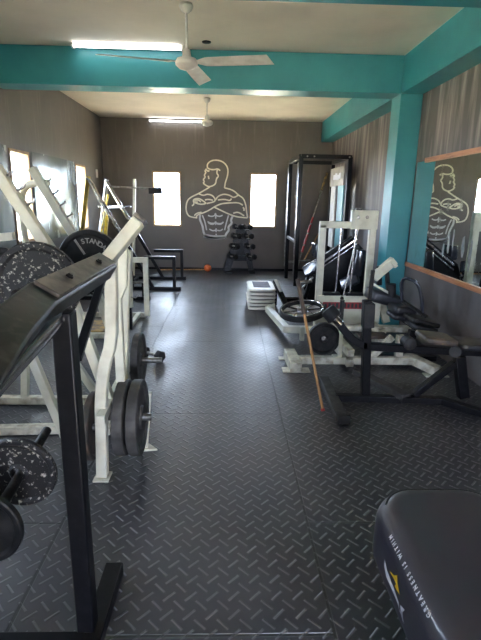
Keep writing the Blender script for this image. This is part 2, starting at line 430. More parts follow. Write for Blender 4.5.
# ------------------------------------------------------------------ mirrors
mr = thing('wall_mirror', (XR, 4.0, .84), 'large wall mirror with orange-brown wooden edges beside the teal column, reflecting the mural', 'mirror')
MB().mm((XR - .012, 2.2, .84), (XR - .004, 5.80, 2.03)).build('mirror_glass', 'mirror', mr, bevel=0)
MB().mm((XR - .03, 2.2, .80), (XR, 5.82, .85)).build('bottom_rail', 'trim_wood', mr)
MB().mm((XR - .03, 2.2, 2.01), (XR, 5.55, 2.06)).build('top_rail', 'trim_wood', mr)
for (y0, z0, ww, hh) in ((4.75, 1.20, .028, .12), (4.66, 1.25, .018, .10), (4.86, 1.10, .02, .08), (4.45, 1.18, .03, .12), (4.3, 1.08, .03, .16)):
    n = 9; pts = []
    for k in range(n):
        a = 2 * pi * k / n; q = .6 + .6 * random.random(); pts.append(V((XR - .0125, y0 + ww * cos(a) * q, z0 + hh * sin(a) * q)))
    MB().add(pts + [p - V((.0012, 0, 0)) for p in pts], [tuple(range(n)), tuple(range(2 * n - 1, n - 1, -1))] + [(k, (k + 1) % n, n + (k + 1) % n, n + k) for k in range(n)]).build('dried_smear', 'smear', mr, bevel=0)
XM = XL + .012
mb = MB().mm((XL + .003, 6.84, .93), (XM, 8.68, 2.15)); o = mb.build('wall_mirror', 'mirror_hazy', bevel=0); tag(o, 'frameless stained mirror on the left wall between the two louvred windows', 'mirror')
mb = MB().mm((XL + .003, 4.24, .93), (XM, 6.08, 2.15)); o = mb.build('wall_mirror', 'mirror_hazy', bevel=0); tag(o, 'frameless stained mirror at the left edge of the photo, before the first window', 'mirror')

# ------------------------------------------------------------------ mural
def crA(p): return at(p[0] / 6.0125 + 180, p[1] / 6.0125 + 150, Y=YB)
def crB(p): return at(p[0] / 5.344 + 200, p[1] / 5.344 + 210, Y=YB)
def smooth(pts, it=2):
    for _ in range(it):
        q = [pts[0]]
        for a, b in zip(pts, pts[1:]): q += [a * .75 + b * .25, a * .25 + b * .75]
        pts = q + [pts[-1]]
    return pts
def ribbon(mb, pts, wd, sm_=2):
    pts = smooth(pts, sm_); n = len(pts); vs = []; fs = []
    for i, p in enumerate(pts):
        t = (pts[min(i + 1, n - 1)] - pts[max(i - 1, 0)]).normalized(); nr = V((-t.z, 0, t.x))
        for s_, d in ((-1, 0), (1, 0), (1, .002), (-1, .002)): vs.append(V((p.x, YB, p.z)) + nr * (wd / 2 * s_) - V((0, d + .0005, 0)))
    for i in range(n - 1):
        for j in range(4): fs.append((i * 4 + j, i * 4 + (j + 1) % 4, i * 4 + 4 + (j + 1) % 4, i * 4 + 4 + j))
    fs += [(3, 2, 1, 0), tuple((n - 1) * 4 + j for j in range(4))]
    mb.add(vs, fs)
mu = thing('wall_mural', at(217, 245, Y=YB), 'cream line painting of a bald muscular man with crossed arms on the back wall', 'mural')
A = MB(); Wd = .03
for ln in (
    [(165, 108), (163, 85), (185, 65), (215, 60), (250, 66), (278, 88), (290, 120), (285, 160), (272, 195), (268, 228)],
    [(268, 228), (300, 235), (328, 248), (352, 272), (382, 290), (396, 330), (400, 370), (406, 408)],
    [(165, 108), (185, 118), (210, 118), (226, 112), (242, 124)],
    [(226, 112), (220, 140), (234, 156), (218, 172), (215, 206), (180, 222), (160, 216), (140, 200)],
    [(160, 112), (148, 128), (158, 134), (144, 152), (154, 162), (138, 178), (148, 190), (138, 200)],
    [(160, 120), (170, 130), (176, 122)], [(170, 155), (174, 175)],
    [(180, 222), (150, 240), (112, 262), (72, 280), (45, 300), (35, 340), (40, 380), (58, 402), (104, 408)],
    [(112, 262), (140, 275), (165, 264), (198, 274), (214, 300), (205, 312), (160, 322)],
    [(214, 300), (228, 278), (262, 264), (300, 272), (322, 288), (350, 272)],
    [(150, 300), (172, 296), (198, 302)], [(228, 300), (270, 296), (300, 306), (310, 292)],
    [(72, 336), (86, 325), (78, 300), (96, 292), (118, 292), (142, 308), (160, 322), (125, 328), (92, 318)],
    [(86, 302), (112, 300), (126, 312)], [(84, 312), (108, 314)],
    [(98, 404), (104, 390), (140, 378), (176, 362), (212, 338), (250, 322), (300, 318), (352, 316), (378, 332)],
    [(206, 344), (244, 362), (290, 384), (340, 402), (380, 406), (406, 408)],
    [(86, 395), (100, 380), (130, 374)], [(320, 380), (350, 372), (386, 396)],
    [(378, 345), (386, 352), (384, 366)],
): ribbon(A, [crA(p) for p in ln], Wd)
A.build('upper_body_lines', 'mural', mu, bevel=0)
B = MB()
for ln in ([(134, 392), (150, 430), (160, 482)], [(292, 392), (278, 440), (268, 482)],
           [(168, 393), (185, 400), (208, 396), (213, 380)], [(213, 380), (218, 396), (240, 400), (256, 392)],
           [(170, 438), (188, 448), (208, 444), (214, 430)], [(214, 430), (220, 444), (242, 448), (258, 438)]):
    ribbon(B, [crA(p) for p in ln], .028)
for ln in ([(40, 62), (60, 72), (80, 70)], [(90, 70), (110, 74), (126, 64)], [(50, 102), (68, 112), (84, 108)], [(92, 108), (108, 112), (122, 102)],
           [(84, 30), (84, 46)], [(84, 62), (84, 80)], [(86, 98), (86, 118)], [(83, 130), (90, 131)]):
    ribbon(B, [crB(p) for p in ln], .028)
B.build('stomach_lines', 'mural_white', mu, bevel=0)
B = MB()
ribbon(B, [crB(p) for p in ((0, 26), (-2, 50), (14, 84), (18, 118), (30, 142), (80, 152), (130, 148))], .045)
ribbon(B, [crB(p) for p in ((176, 30), (164, 55), (172, 70), (150, 90), (156, 108), (138, 128), (134, 148))], .045)
ribbon(B, [crB(p) for p in ((20, 136), (74, 146), (134, 144))], .075)
B.build('waist_band', 'mural_white', mu, bevel=0)

# ------------------------------------------------------------------ ceiling fans, tube lights, switch
def fan(loc_top, hub_z, label, angs, blade_len=.62):
    t = thing('ceiling_fan', (loc_top[0], loc_top[1], ZC), label, 'fan', None)
    x, y = loc_top
    MB().lathe((x, y, ZC), (0, 0, -1), [(0, .055), (.02, .062), (.05, .05), (.075, .018)], 24).build('canopy', 'fan', t, bevel=0)
    MB().tube([(x, y, ZC - .06), (x, y, hub_z + .07)], .011).build('down_rod', 'fan', t, bevel=0)
    MB().lathe((x, y, hub_z + .13), (0, 0, -1), [(0, .014), (.02, .034), (.06, .038), (.085, .045), (.09, .085), (.115, .10), (.14, .098), (.165, .07), (.178, .03), (.182, .01)], 32).build('motor_housing', 'fan', t, bevel=0)
    for a in angs:
        d = V((cos(a), sin(a), 0)); n = V((-sin(a), cos(a), 0)); z0 = hub_z + .01
        up_ = V((0, 0, 1)); pitch = -.02
        b = MB(); vs = []
        for s_, wd in ((.09, .03), (.17, .045), (.2, .055), (blade_len * .6, .062), (blade_len + .08, .068)):
            for sd in (1, -1):
                e = s_ - (.05 if (sd < 0 and s_ > .6) else 0)
                for th in (0, .005):
                    vs.append(V((x, y, z0 + th)) + d * e + n * (wd * sd) + up_ * (pitch * sd * (1 if s_ > .15 else .2)))
        fs = []
        for i in range(4):
            k = i * 4
            fs += [(k, k + 4, k + 6, k + 2), (k + 1, k + 3, k + 7, k + 5), (k, k + 1, k + 5, k + 4), (k + 2, k + 6, k + 7, k + 3)]
        fs += [(0, 2, 3, 1), (16, 17, 19, 18)]
        b.add(vs, fs).build('blade', 'fan', t, bevel=0)
    return t
fan((-.372, 4.6), 2.72, 'white three-blade ceiling fan hanging in front of the teal cross beam', [R(-12), R(80), R(193)], .69)
fan((-.355, 8.5), 2.80, 'small far white ceiling fan in the bay beyond the teal cross beam', [], .5)
def tube_light(a, b, label, face):
    t = thing('tube_light', ((a[0] + b[0]) / 2, a[1], a[2]), label, 'light', 'lit fluorescent tubes near the ceiling')
    a, b = V(a), V(b)
    MB().bar(a, b, .035, .03).build('batten', 'white', t)
    d = V(face) * .032
    MB().tube([a + d + V((.03, 0, 0)), b + d - V((.03, 0, 0))], .0125).build('fluorescent_tube', 'tube', t, bevel=0)
    for p in (a + V((.015, 0, 0)), b - V((.015, 0, 0))): MB().box(p + d * .5, (.02, .035 + abs(d.y), .035 + abs(d.z))).build('end_cap', 'white', t)
tube_light((-1.72, 5.79, 3.168), (-.50, 5.79, 3.168), 'lit fluorescent tube above the teal cross beam, left of the nearer fan', (0, -.9, -.3))
tube_light((-1.67, YB - .03, 3.14), (-.48, YB - .03, 3.14), 'lit fluorescent tube high on the back wall beside the far fan', (0, -.9, -.3))
t = thing('ceiling_outlet', (-.24, 5.55, ZC), 'small dark round outlet in the ceiling beside the nearer fan rod', 'ceiling outlet')
MB().lathe((-.24, 5.6, ZC), (0, 0, -1), [(0, .05), (.008, .048), (.012, .03)], 20).build('cover', 'black', t, bevel=0)
t = thing('light_switch', (XL, 10.17, 1.96), 'small white switch plate on the left wall near the back corner', 'switch')
MB().mm((XL, 10.09, 1.95), (XL + .012, 10.22, 2.11)).build('switch_plate', 'white', t)
MB().mm((XL + .012, 10.12, 2.0), (XL + .02, 10.15, 2.05)).build('rocker', 'white', t); MB().mm((XL + .012, 10.165, 2.0), (XL + .02, 10.195, 2.05)).build('rocker', 'white', t)

# ------------------------------------------------------------------ weight plates
def weight_plate(c, axis, r, th, label, m='plate', hole=.026, group=None, bumper=False, name='weight_plate'):
    t = thing(name, V(c), label, 'weight plate', group)
    h = th / 2
    if bumper: pr = [(-h, hole), (-h, .06), (-h * .55, .07), (-h * .55, r * .78), (-h * .98, r * .84), (-h * .98, r - .006), (-h + .006, r), (h - .006, r), (h * .98, r - .006), (h * .98, r * .84), (h * .55, r * .78), (h * .55, .07), (h, .06), (h, hole)]
    else: pr = [(-h, hole), (-h, r * .2), (-h * .45, r * .26), (-h * .45, r * .80), (-h, r * .87), (-h, r - .005), (-h + .005, r), (h - .005, r), (h, r - .005), (h, r * .87), (h * .45, r * .80), (h * .45, r * .26), (h, r * .2), (h, hole)]
    mb = MB(); cc = V(c); z = V(axis).normalized(); x = z.orthogonal().normalized(); y = z.cross(x); seg = 56; n = len(pr); vs = []; fs = []
    for a, rr in pr:
        for k in range(seg): vs.append(cc + z * a + (x * cos(2 * pi * k / seg) + y * sin(2 * pi * k / seg)) * rr)
    for i in range(n):
        for k in range(seg):
            j = (i + 1) % n; fs.append((i * seg + k, i * seg + (k + 1) % seg, j * seg + (k + 1) % seg, j * seg + k))
    mb.add(vs, fs).build('plate_disc', m, t, bevel=0, angle=25)
    return t, x, y, z

# ------------------------------------------------------------------ LEFT: black lever machine nearest the camera
bm_ = thing('lever_press_machine', (-.5, 1.42, 0), 'black steel press machine nearest the camera, left foreground, with a bolted strap on its arm', 'exercise machine')
PX, PY = -.49, 1.39
MB().bar((PX, PY, .06), (PX, PY, 1.235), .062, .062, (1, 0, 0)).build('upright_post', 'black', bm_, bevel=.006)
arm = MB()
p2 = at(104, 266, Y=1.98); p1 = at(36, 304, Y=1.25); p0 = at(8, 332, Y=.98); pm = at(-40, 400, Y=.74)
SDV = V((.82, -.2, -.5)).normalized(); arm.path([pm, p0, p1, p2], .10, .07, side=SDV).build('press_arm', 'black_dusty', bm_, bevel=.008)
nrm_ = SDV.cross((p2 - p1).normalized()).normalized(); nrm_ = nrm_ if nrm_.z > 0 else -nrm_
s0 = p1.lerp(p2, .04) + nrm_ * .04; s1 = p1.lerp(p2, .97) + nrm_ * .04
strap = MB().bar(s0, s1, .078, .012, SDV).build('bolt_strap', 'plate_bar', bm_, bevel=.003)
for k in (.27, .78):
    p = s0.lerp(s1, k); MB().lathe(p, nrm_, [(0, .013), (.012, .013), (.014, .009), (.018, .008)], 6).build('bolt', 'bolt', strap, bevel=0)
g0 = at(-30, 410, Y=.75); g1 = at(62, 315, Y=1.42)
MB().tube([g0, g1], .024, 20).build('handle_tube', 'vinyl_gloss', bm_, bevel=0)
brk = MB().bar(at(104, 274, Y=1.95), (PX + .01, PY + .06, 1.06), .03, .018); brk.build('gusset_bar', 'black', bm_)
MB().bar((PX + .025, 1.70, .035), (PX + .02, .7, .035), .075, .055).build('base_foot', 'black', bm_, bevel=.005)
MB().bar((-1.5, 1.33, .035), (PX, 1.33, .035), .075, .06).build('cross_foot', 'black', bm_, bevel=.005)
MB().bar((-.88, 1.33, .03), (-.92, 1.05, 1.2), .06, .06, (0, 1, 0)).build('rear_post', 'black', bm_, bevel=.005)
MB().tube([at(-40, 575, Y=1.3), at(47, 430, Y=2.02)], .021, 16).build('storage_peg', 'black_dusty', bm_, bevel=0)
mid = at(-12, 527, Y=1.42)
MB().bar(mid, (-.9, 1.33, mid.z - .05), .05, .05).build('peg_bracket', 'black', bm_)
pa, pb = at(-40, 575, Y=1.3), at(47, 430, Y=2.02); ax = (pb - pa).normalized()
ax = V((ax.x, ax.y, ax.z * .25)).normalized()
weight_plate(at(19, 472, Y=1.72), ax, .155, .028, 'chipped dark plate, the farther of two on the peg at the left foreground', 'plate_worn', group='plates on the black machine')
weight_plate(at(-20, 527, Y=1.48), ax, .155, .03, 'dark plate cut by the left photo edge, nearer of two on one peg', 'plate', group='plates on the black machine')

# ------------------------------------------------------------------ LEFT: cream olympic bench frame
cr = thing('olympic_bench_rack', (-.62, 2.4, 0), 'cream steel bench rack with plates on its aisle side and pegged slanting uprights', 'exercise machine')
Yn = 2.42
def atn(x, y, Y=Yn): return at(x, y, Y=Y)
fp = smooth([atn(111, 258), atn(111.5, 300), atn(112, 342), atn(104, 366), atn(101, 398), atn(102, 440), V((atn(103, 482).x, Yn, .015))], 1)
MB().path(fp, .055, .062, side=(0, 1, 0)).build('front_post', 'cream', cr, bevel=.006)
MB().mm((fp[-1].x - .045, Yn - .05, .0), (fp[-1].x + .045, Yn + .05, .012)).build('foot_plate', 'cream_dirty', cr)
inner = [atn(123, 248, 2.52), atn(123, 284, 2.52), atn(117, 298, 2.52), V((atn(117, 298, 2.52).x, 2.52, .2))]
MB().path(inner, .04, .05, side=(0, 1, 0)).build('inner_post', 'cream', cr, bevel=.005)
MB().path([at(128, 250, Y=2.95), at(124.5, 310, Y=2.95), V((at(123, 400, Y=2.95).x, 2.95, .02))], .055, .055, side=(0, 1, 0)).build('rear_post', 'cream', cr, bevel=.006)
MB().bar(at(149, 392, Y=2.75), at(145, 450, Y=2.75), .035, .03, (1, 0, 0)).build('outrigger_leg', 'cream', cr)
q = at(146, 451, Y=2.75); MB().add([(q.x - .05, 2.70, 0), (q.x + .08, 2.72, 0), (q.x - .03, 2.84, 0), (q.x - .05, 2.70, .015), (q.x + .08, 2.72, .015), (q.x - .03, 2.84, .015)],
    [(0, 1, 2), (5, 4, 3), (0, 3, 4, 1), (1, 4, 5, 2), (2, 5, 3, 0)]).build('foot_plate', 'cream', cr)
MB().bar((-.62, 2.75, .28), at(149, 392, Y=2.75), .04).build('side_bracket', 'cream', cr)
MB().bar((-.66, 2.3, .42), (-.70, 3.5, .42), .045, .05).build('side_rail', 'cream', cr)
# slanted tube with its open end
a, b = at(97, 273, Y=2.28), at(139, 221, Y=2.36)
MB().bar(a, b, .075, .06, (.2, 1, 0)).build('slanted_tube', 'cream', cr, bevel=.006)
dd = (b - a).normalized(); cap = MB().bar(b, b + dd * .022, .079, .064, (.2, 1, 0)).build('tube_end_cap', 'steel', cr, bevel=.004)
MB().bar(b + dd * .0225, b + dd * .024, .045, .035, (.2, 1, 0)).build('tube_hole', 'bolt', cap, bevel=0)
# base
MB().bar((-2.0, 2.9, .035), (-.84, 2.97, .035), .06, .06).build('base_tube', 'cream_dirty', cr, bevel=.005)
MB().bar((-2.1, 3.42, .035), (-.72, 3.42, .035), .06, .06).build('base_tube', 'cream_dirty', cr, bevel=.005)
MB().bar((-.80, 2.9, .035), (-.80, 3.45, .035), .05, .05).build('base_tube', 'cream_dirty', cr, bevel=.005)
MB().bar(at(67, 440, Y=2.9), at(17, 322, Y=2.9), .05, .055, (0, 1, 0)).build('diagonal_brace', 'cream', cr, bevel=.005)
MB().bar(V((-.98, 3.42, .06)), at(50, 328, Y=3.42), .05, .055, (0, 1, 0)).build('diagonal_brace', 'cream', cr, bevel=.005)
for (pts, Yl, wd, pegs) in (((( -6, 166), (58, 262)), 2.6, .062, ((6, 176), (16, 191.5), (26, 206))), (((32, 168), (84, 252)), 3.7, .062, ((48, 181), (55, 193), (63, 204), (69, 216)))):
    a, b = at(*pts[0], Y=Yl), at(*pts[1], Y=Yl)
    up_ = MB().bar(a, b, wd, wd * .95, (0, 1, 0)).build('slanted_upright', 'cream', cr, bevel=.005)
    d = (b - a).normalized(); n = V((-d.z, 0, d.x)); n = n if n.z > 0 else -n
    for p in pegs:
        q = at(*p, Y=Yl); q = a + d * (q - a).dot(d)
        MB().tube([q + n * .02, q + n * .075, q + n * .085 + d * -.012], .007, 8).build('peg', 'steel', up_, bevel=0)
lo1, lo2 = at(58, 262, Y=2.6), at(84, 252, Y=3.7)
MB().bar(lo1, V((-.67, 2.55, .42)), .055, .055, (0, 1, 0)).build('upright_foot', 'cream', cr)
MB().bar(lo2, V((-.78, 3.6, .06)), .055, .055, (0, 1, 0)).build('upright_foot', 'cream', cr)
MB().bar(V((-.80, 3.42, .05)), V((-.78, 3.65, .05)), .05).build('base_link', 'cream', cr)
arch = smooth([at(27, 250, Y=3.9), at(21, 212, Y=3.85), at(22, 188, Y=3.8), at(34, 182.5, Y=3.75), at(48, 183, Y=3.7)], 3)
MB().tube(arch, .026, 16).build('curved_tube', 'cream', cr, bevel=0)
MB().bar(at(-20, 239, Y=3.1), at(14, 236, Y=3.1), .05, .05).build('back_tube', 'cream', cr)
# side pegs holding plates
MB().tube([(-.70, 2.5, .345), (-.425, 2.5, .345)], .022).build('plate_peg', 'steel', cr, bevel=0)
MB().tube([(-.72, 3.3, .41), (-.47, 3.3, .41)], .02).build('plate_peg', 'steel', cr, bevel=0)
MB().tube([(-.90, 2.52, .27), (-.70, 2.52, .27)], .02).build('plate_peg', 'steel', cr, bevel=0)
weight_plate((-.578, 2.5, .345), (1, 0, 0), .215, .062, 'thick black rubber plate against the cream post, inner of the pair on the aisle peg', 'plate_grey', group='plates on the cream rack', bumper=True)
weight_plate((-.502, 2.5, .345), (1, 0, 0), .215, .062, 'thick black rubber plate, outermost of the pair on the near aisle peg', 'plate_grey', group='plates on the cream rack', bumper=True)
weight_plate((-.64, 3.3, .41), (1, 0, 0), .2, .055, 'black plate on the far aisle-side peg, behind the thick pair', 'plate_grey', group='plates on the cream rack')
weight_plate((-.775, 2.56, .26), (1, 0, 0), .2, .04, 'rusty brown plate half hidden between the black post and the cream foot', 'rust', group='plates on the cream rack')
# barbell lying across the pegged uprights
BXc, BZc = -.98, 1.12
bb = thing('barbell', (BXc, 3.0, BZc), 'steel olympic barbell loaded with big plates, lying across the slanted cream uprights', 'barbell')
MB().tube([(BXc, 2.62, BZc), (BXc, 3.95, BZc)], .014).build('bar_shaft', 'chrome', bb, bevel=0)
MB().tube([(BXc, 2.18, BZc), (BXc, 2.62, BZc)], .025, 20).build('bar_sleeve', 'chrome', bb, bevel=0)
MB().tube([(BXc, 3.25, BZc), (BXc, 3.7, BZc)], .025, 20).build('bar_sleeve', 'chrome', bb, bevel=0)
t, x, y, z = weight_plate((BXc, 2.44, BZc), (0, 1, 0), .222, .036, 'large chipped black plate facing the camera, near end of the barbell', 'plate_worn', group='plates on the barbell')
t, x, y, z = weight_plate((BXc, 3.40, BZc), (0, 1, 0), .225, .036, 'large black plate with raised STANDARD lettering, far end of the barbell', 'plate', group='plates on the barbell')
word = 'STANDARD'
for i, chh in enumerate(word):
    a = R(106 - i * 12.5); me = text_mesh(chh, .05, .002, bold=.0008)
    o_ = V((BXc + cos(a) * .145, 3.40 - .0085, BZc + sin(a) * .145))
    put_text(me, 'raised_letter', 'plate_letter', o_, (sin(a), 0, -cos(a)), (cos(a), 0, sin(a)), t)
for a in (122, 242, 2): MB().bar((BXc + cos(R(a)) * .06, 3.388, BZc + sin(R(a)) * .06), (BXc + cos(R(a)) * .18, 3.388, BZc + sin(R(a)) * .18), .014, .006, (sin(R(a)), 0, -cos(R(a)))).build('raised_rib', 'plate_letter', t, bevel=0)
weight_plate((-1.40, 2.95, 1.06), (0, 1, 0), .2, .035, 'dark plate behind the chipped one, at the left edge of the photo', 'plate', group='plates on the barbell')
MB().tube([(-1.40, 2.9, 1.06), (-1.40, 3.3, 1.06)], .02).build('plate_peg', 'steel', cr, bevel=0)
MB().bar((-1.40, 3.3, 1.06), (-1.55, 3.42, .05), .05).build('peg_post', 'cream', cr)

# ------------------------------------------------------------------ LEFT: cream stand behind
cs = thing('cream_leg_stand', (-1.15, 5.8, 0), 'cream square-tube stand with an inverted U end, behind the cream bench rack', 'exercise machine')
u = MB().path([(-1.42, 6.17, .03), (-1.42, 6.17, .78), (-1.06, 6.17, .78), (-1.06, 6.17, .03)], .06, .065); u.build('u_frame', 'cream', cs, bevel=.005)
MB().bar((-2.2, 6.2, .035), (-1.08, 6.2, .035), .06).build('base_tube', 'cream_dirty', cs, bevel=.004)
MB().bar((-2.2, 5.2, .035), (-1.35, 5.2, .035), .06).build('base_tube', 'cream_dirty', cs, bevel=.004)
MB().bar((-2.15, 5.2, .035), (-2.15, 6.2, .035), .06).build('base_tube', 'cream_dirty', cs, bevel=.004)
MB().mm((-1.95, 5.45, .0), (-1.4, 5.95, .02)).build('stained_board', 'edge_wood', cs)
MB().bar((-1.17, 5.6, .0), (-1.17, 5.6, .30), .05).build('inner_post', 'black', cs)
slv = MB().tube([(-1.17, 5.6, .28), (-1.165, 5.6, .755)], .042, 20).build('sleeve', 'cream', cs, bevel=0)
MB().tube([(-1.14, 5.57, .41), (-1.08, 5.53, .41), (-1.04, 5.53, .44)], .007, 8).build('locking_hook', 'steel', slv, bevel=0)
MB().bar((-1.17, 5.6, .05), (-1.17, 6.2, .05), .05).build('base_link', 'cream', cs)

# ------------------------------------------------------------------ LEFT: inclined sled machine by the back left corner
hs = thing('inclined_sled_machine', (-1.6, 8.75, 0), 'machine of two steep chrome rails with black end frames by the back left corner', 'exercise machine')
for Yr, xo in ((8.15, 0), (9.25, .03)):
    a, b = V((-2.31 + xo, Yr, 1.87)), V((-1.28 + xo, Yr, .04))
    MB().tube([a, a.lerp(b, .5)], .038, 16).build('guide_rail', 'chrome', hs, bevel=0)
    MB().bar(a.lerp(b, .5), b, .06, .06, (0, 1, 0)).build('rail_foot', 'black', hs)
    MB().tube([a + V((.02, 0, .02)), (a.x - .17, Yr, .84), (a.x - .2, Yr, .03)], .035, 14).build('rear_upright', 'yellow' if xo == 0 else 'steel', hs, bevel=0)
    w0 = .42
    MB().path([(-1.42, Yr, .57), (-.91 + xo, Yr, .57), (-.91 + xo, Yr, .03)], .06, .055).build('front_leg', 'black', hs, bevel=.004)
    MB().bar((-1.75, Yr, .035), (-.80, Yr, .035), .065, .06).build('floor_tube', 'black', hs)
    MB().bar((a.x - .2, Yr, .035), (-1.75, Yr, .035), .06).build('floor_tube', 'black', hs)
MB().bar((-2.07, 8.15, 1.40), (-1.98, 9.25, 1.40), .04).build('cross_tube', 'chrome', hs)
MB().bar((-2.48, 8.15, .9), (-2.46, 9.25, .9), .05).build('cross_tube', 'black', hs)
MB().bar((-1.75, 8.15, .035), (-1.75, 9.25, .035), .06).build('floor_link', 'black', hs)
MB().tube([at(100, 240, Y=8.3), at(108, 195, Y=9.2)], .02).build('yellow_strut', 'yellow', hs, bevel=0)
MB().bar(at(105, 240, Y=9.0), at(107, 215, Y=9.0), .06).build('yellow_block', 'yellow', hs)
tt = thing('lat_bar_stand', (-1.8, 9.5, 0), 'pale post with a long bar and black end block, before the back left window', 'exercise machine')
Yt = 9.5
MB().bar((at(131, 215, Y=Yt).x, Yt, .02), at(134.5, 179, Y=Yt), .05, .05, (1, 0, 0)).build('post', 'cream', tt)
MB().tube([at(108, 186.5, Y=Yt - .05), at(152, 188.5, Y=Yt - .05)], .018).build('long_bar', 'steel', tt, bevel=0)
MB().bar(at(149, 191, Y=Yt - .05), at(162, 190.5, Y=Yt - .05), .12, .11).build('end_block', 'black', tt)
MB().bar(at(98, 207, Y=Yt - .05), at(131, 206.5, Y=Yt - .05), .04, .04).build('lower_bar', 'chrome', tt)
MB().mm((-2.1, 9.3, 0), (-1.6, 9.7, .04)).build('floor_plate', 'black', tt)
# plates and lumps on the floor near the machines
sp_ = thing('weight_plate', (-1.526, 4.8, .0), 'small black plate lying flat on the mat between the cream frames', 'weight plate')
MB().lathe((-1.526, 4.8, 0), (0, 0, 1), [(0, .095), (.004, .1), (.02, .1), (.024, .095), (.024, .08), (.016, .075), (.016, .035), (.026, .03), (.026, .012)], 32).build('plate_disc', 'plate', sp_, bevel=0)
ps = thing('weight_plate_trolley', (-1.9, 7.3, 0), 'low black plate storage bar with dark plates behind the cream stand', 'plate rack')
MB().bar((-2.3, 7.3, .03), (-1.2, 7.3, .03), .07, .06).build('base', 'black', ps)
MB().tube([(-2.3, 7.3, .28), (-1.25, 7.3, .28)], .02).build('storage_bar', 'steel', ps, bevel=0)
for xx in (-2.28, -1.95, -1.3): MB().bar((xx, 7.3, .05), (xx, 7.3, .28), .04).build('post', 'black', ps)
for i, (xx, rr) in enumerate(((-2.15, .2), (-2.08, .2), (-1.8, .17), (-1.72, .17), (-1.5, .2))):
    weight_plate((xx, 7.3, .28), (1, 0, 0), rr, .04, ['dark plate nearest the left wall on the low storage bar', 'dark plate second from the wall on the low storage bar', 'smaller dark plate third on the low storage bar', 'smaller dark plate fourth on the low storage bar', 'dark plate at the aisle end of the low storage bar'][i], 'plate', group='plates on the low storage bar')

# dumbbells
def dumbbell(c, d, r, L, label, group=None):
    t = thing('dumbbell', V(c), label, 'dumbbell', group); c = V(c); d = V(d).normalized()
    MB().tube([c - d * L * .3, c + d * L * .3], .016, 12).build('handle', 'steel', t, bevel=0)
    for s_ in (-1, 1):
        MB().lathe(c + d * (s_ * L * .3), d * s_, [(0, r * .8), (.012, r), (L * .2, r), (L * .2 + .012, r * .85)], 6).build('head', 'rubber', t, bevel=.004)
    return t
dumbbell(at(152, 354, Z=.056), (.75, -.6, 0), .062, .26, 'black hexagonal dumbbell on the floor beside the far aisle-side plate')

# ------------------------------------------------------------------ BACK WALL: dumbbell tree, pole with ball
dt = thing('dumbbell_tree', (.28, 10.38, 0), 'dark A-shaped dumbbell tree standing against the back wall under the mural', 'rack')
ap = V((.35, 10.42, .98))
MB().bar(ap + V((-.05, 0, 0)), (.0, 10.38, .02), .15, .06, (1, 0, 0)).build('leg', 'black_dusty', dt)
MB().bar(ap, (.55, 10.38, .02), .12, .06, (1, 0, 0)).build('leg', 'black_dusty', dt)
MB().mm((-.05, 10.2, 0), (.12, 10.5, .03)).build('foot', 'black_dusty', dt); MB().mm((.5, 10.2, 0), (.62, 10.5, .03)).build('foot', 'black_dusty', dt)
MB().mm((.14, 10.39, .25), (.45, 10.42, .75)).build('back_panel', 'black', dt)
MB().bar((.1, 10.38, .35), (.5, 10.38, .35), .04).build('cross_bar', 'black_dusty', dt)
for i, z in enumerate((.30, .52, .74, .93)):
    for s_ in (-1, 1):
        xx = (.33 + s_ * (.25 - z * .16)); 
        MB().box((xx, 10.27, z), (.09, .18, .02)).build('cradle', 'black_dusty', dt)
labs = ['leftmost low', 'rightmost low', 'left second row', 'right second row', 'left third row', 'right third row', 'top left', 'top right']
k = 0; d0 = None
for z in (.30, .52, .74, .93):
    for s_ in (-1, 1):
        xx = (.33 + s_ * (.25 - z * .16)); c = V((xx, 10.21, z + .072))
        if d0 is None:
            d0 = dumbbell(c, (0.55, -.8, 0), .062, .26, 'small dark dumbbell, ' + labs[k] + ' on the tree by the back wall', 'dumbbells on the tree')
        else: copy_thing(d0, c, 'small dark dumbbell, ' + labs[k] + ' on the tree by the back wall')
        k += 1
bp_ = thing('ball_ended_pole', (-.8, 10.42, .02), 'thin yellowish pole with an orange ball end lying along the back wall', 'pole')
MB().tube([(-1.5, 10.45, .02), (-.48, 10.42, .045)], .014).build('pole_shaft', 'wood', bp_, bevel=0)
MB().ball((-.42, 10.42, .08), .08, 24).build('ball', 'orange', bp_, bevel=0)

# ------------------------------------------------------------------ RIGHT BACK: power rack on a platform, poles, sign
rk = thing('power_rack', (1.65, 9.0, 0), 'tall black power rack with four uprights in the back right corner', 'exercise machine')
XA, XB_, YA, YC, ZT = 1.235, 2.07, 8.32, 9.65, 2.29
for (xx, yy) in ((XA, YA), (XA, YC), (XB_, YA), (XB_, YC)):
    pst = MB().bar((xx, yy, .0), (xx, yy, ZT), .07, .07, (1, 0, 0)).build('upright_post', 'black', rk, bevel=.004)
    if xx == XA: MB().tube([(xx - .05, yy - .02, .25), (xx - .05, yy - .02, ZT - .1)], .008).build('guide_rod', 'steel', pst, bevel=0)
MB().bar((XA, YA, ZT), (XB_, YA, ZT), .07).build('top_beam', 'black', rk, bevel=.004)
MB().bar((XA, YC, ZT), (XB_, YC, ZT), .07).build('top_beam', 'black', rk, bevel=.004)
MB().bar((XA, YA, ZT), (XA, YC, ZT), .07).build('top_beam', 'black', rk, bevel=.004)
MB().bar((XB_, YA, ZT), (XB_, YC, ZT), .07).build('top_beam', 'black', rk, bevel=.004)
MB().bar((XA, YA, .85), (XA, YC, .85), .05).build('safety_bar', 'steel', rk)
MB().tube([(XA - .12, YA + .05, .5), (XA + .3, YA + .3, .5)], .02).build('catch_hook', 'steel', rk, bevel=0)
sg = MB().mm((XB_ - .055, YA + .14, 1.84), (XB_ - .035, YC - .12, 2.17)).build('header_panel', 'sign_grey', rk)
lg = MB(); 
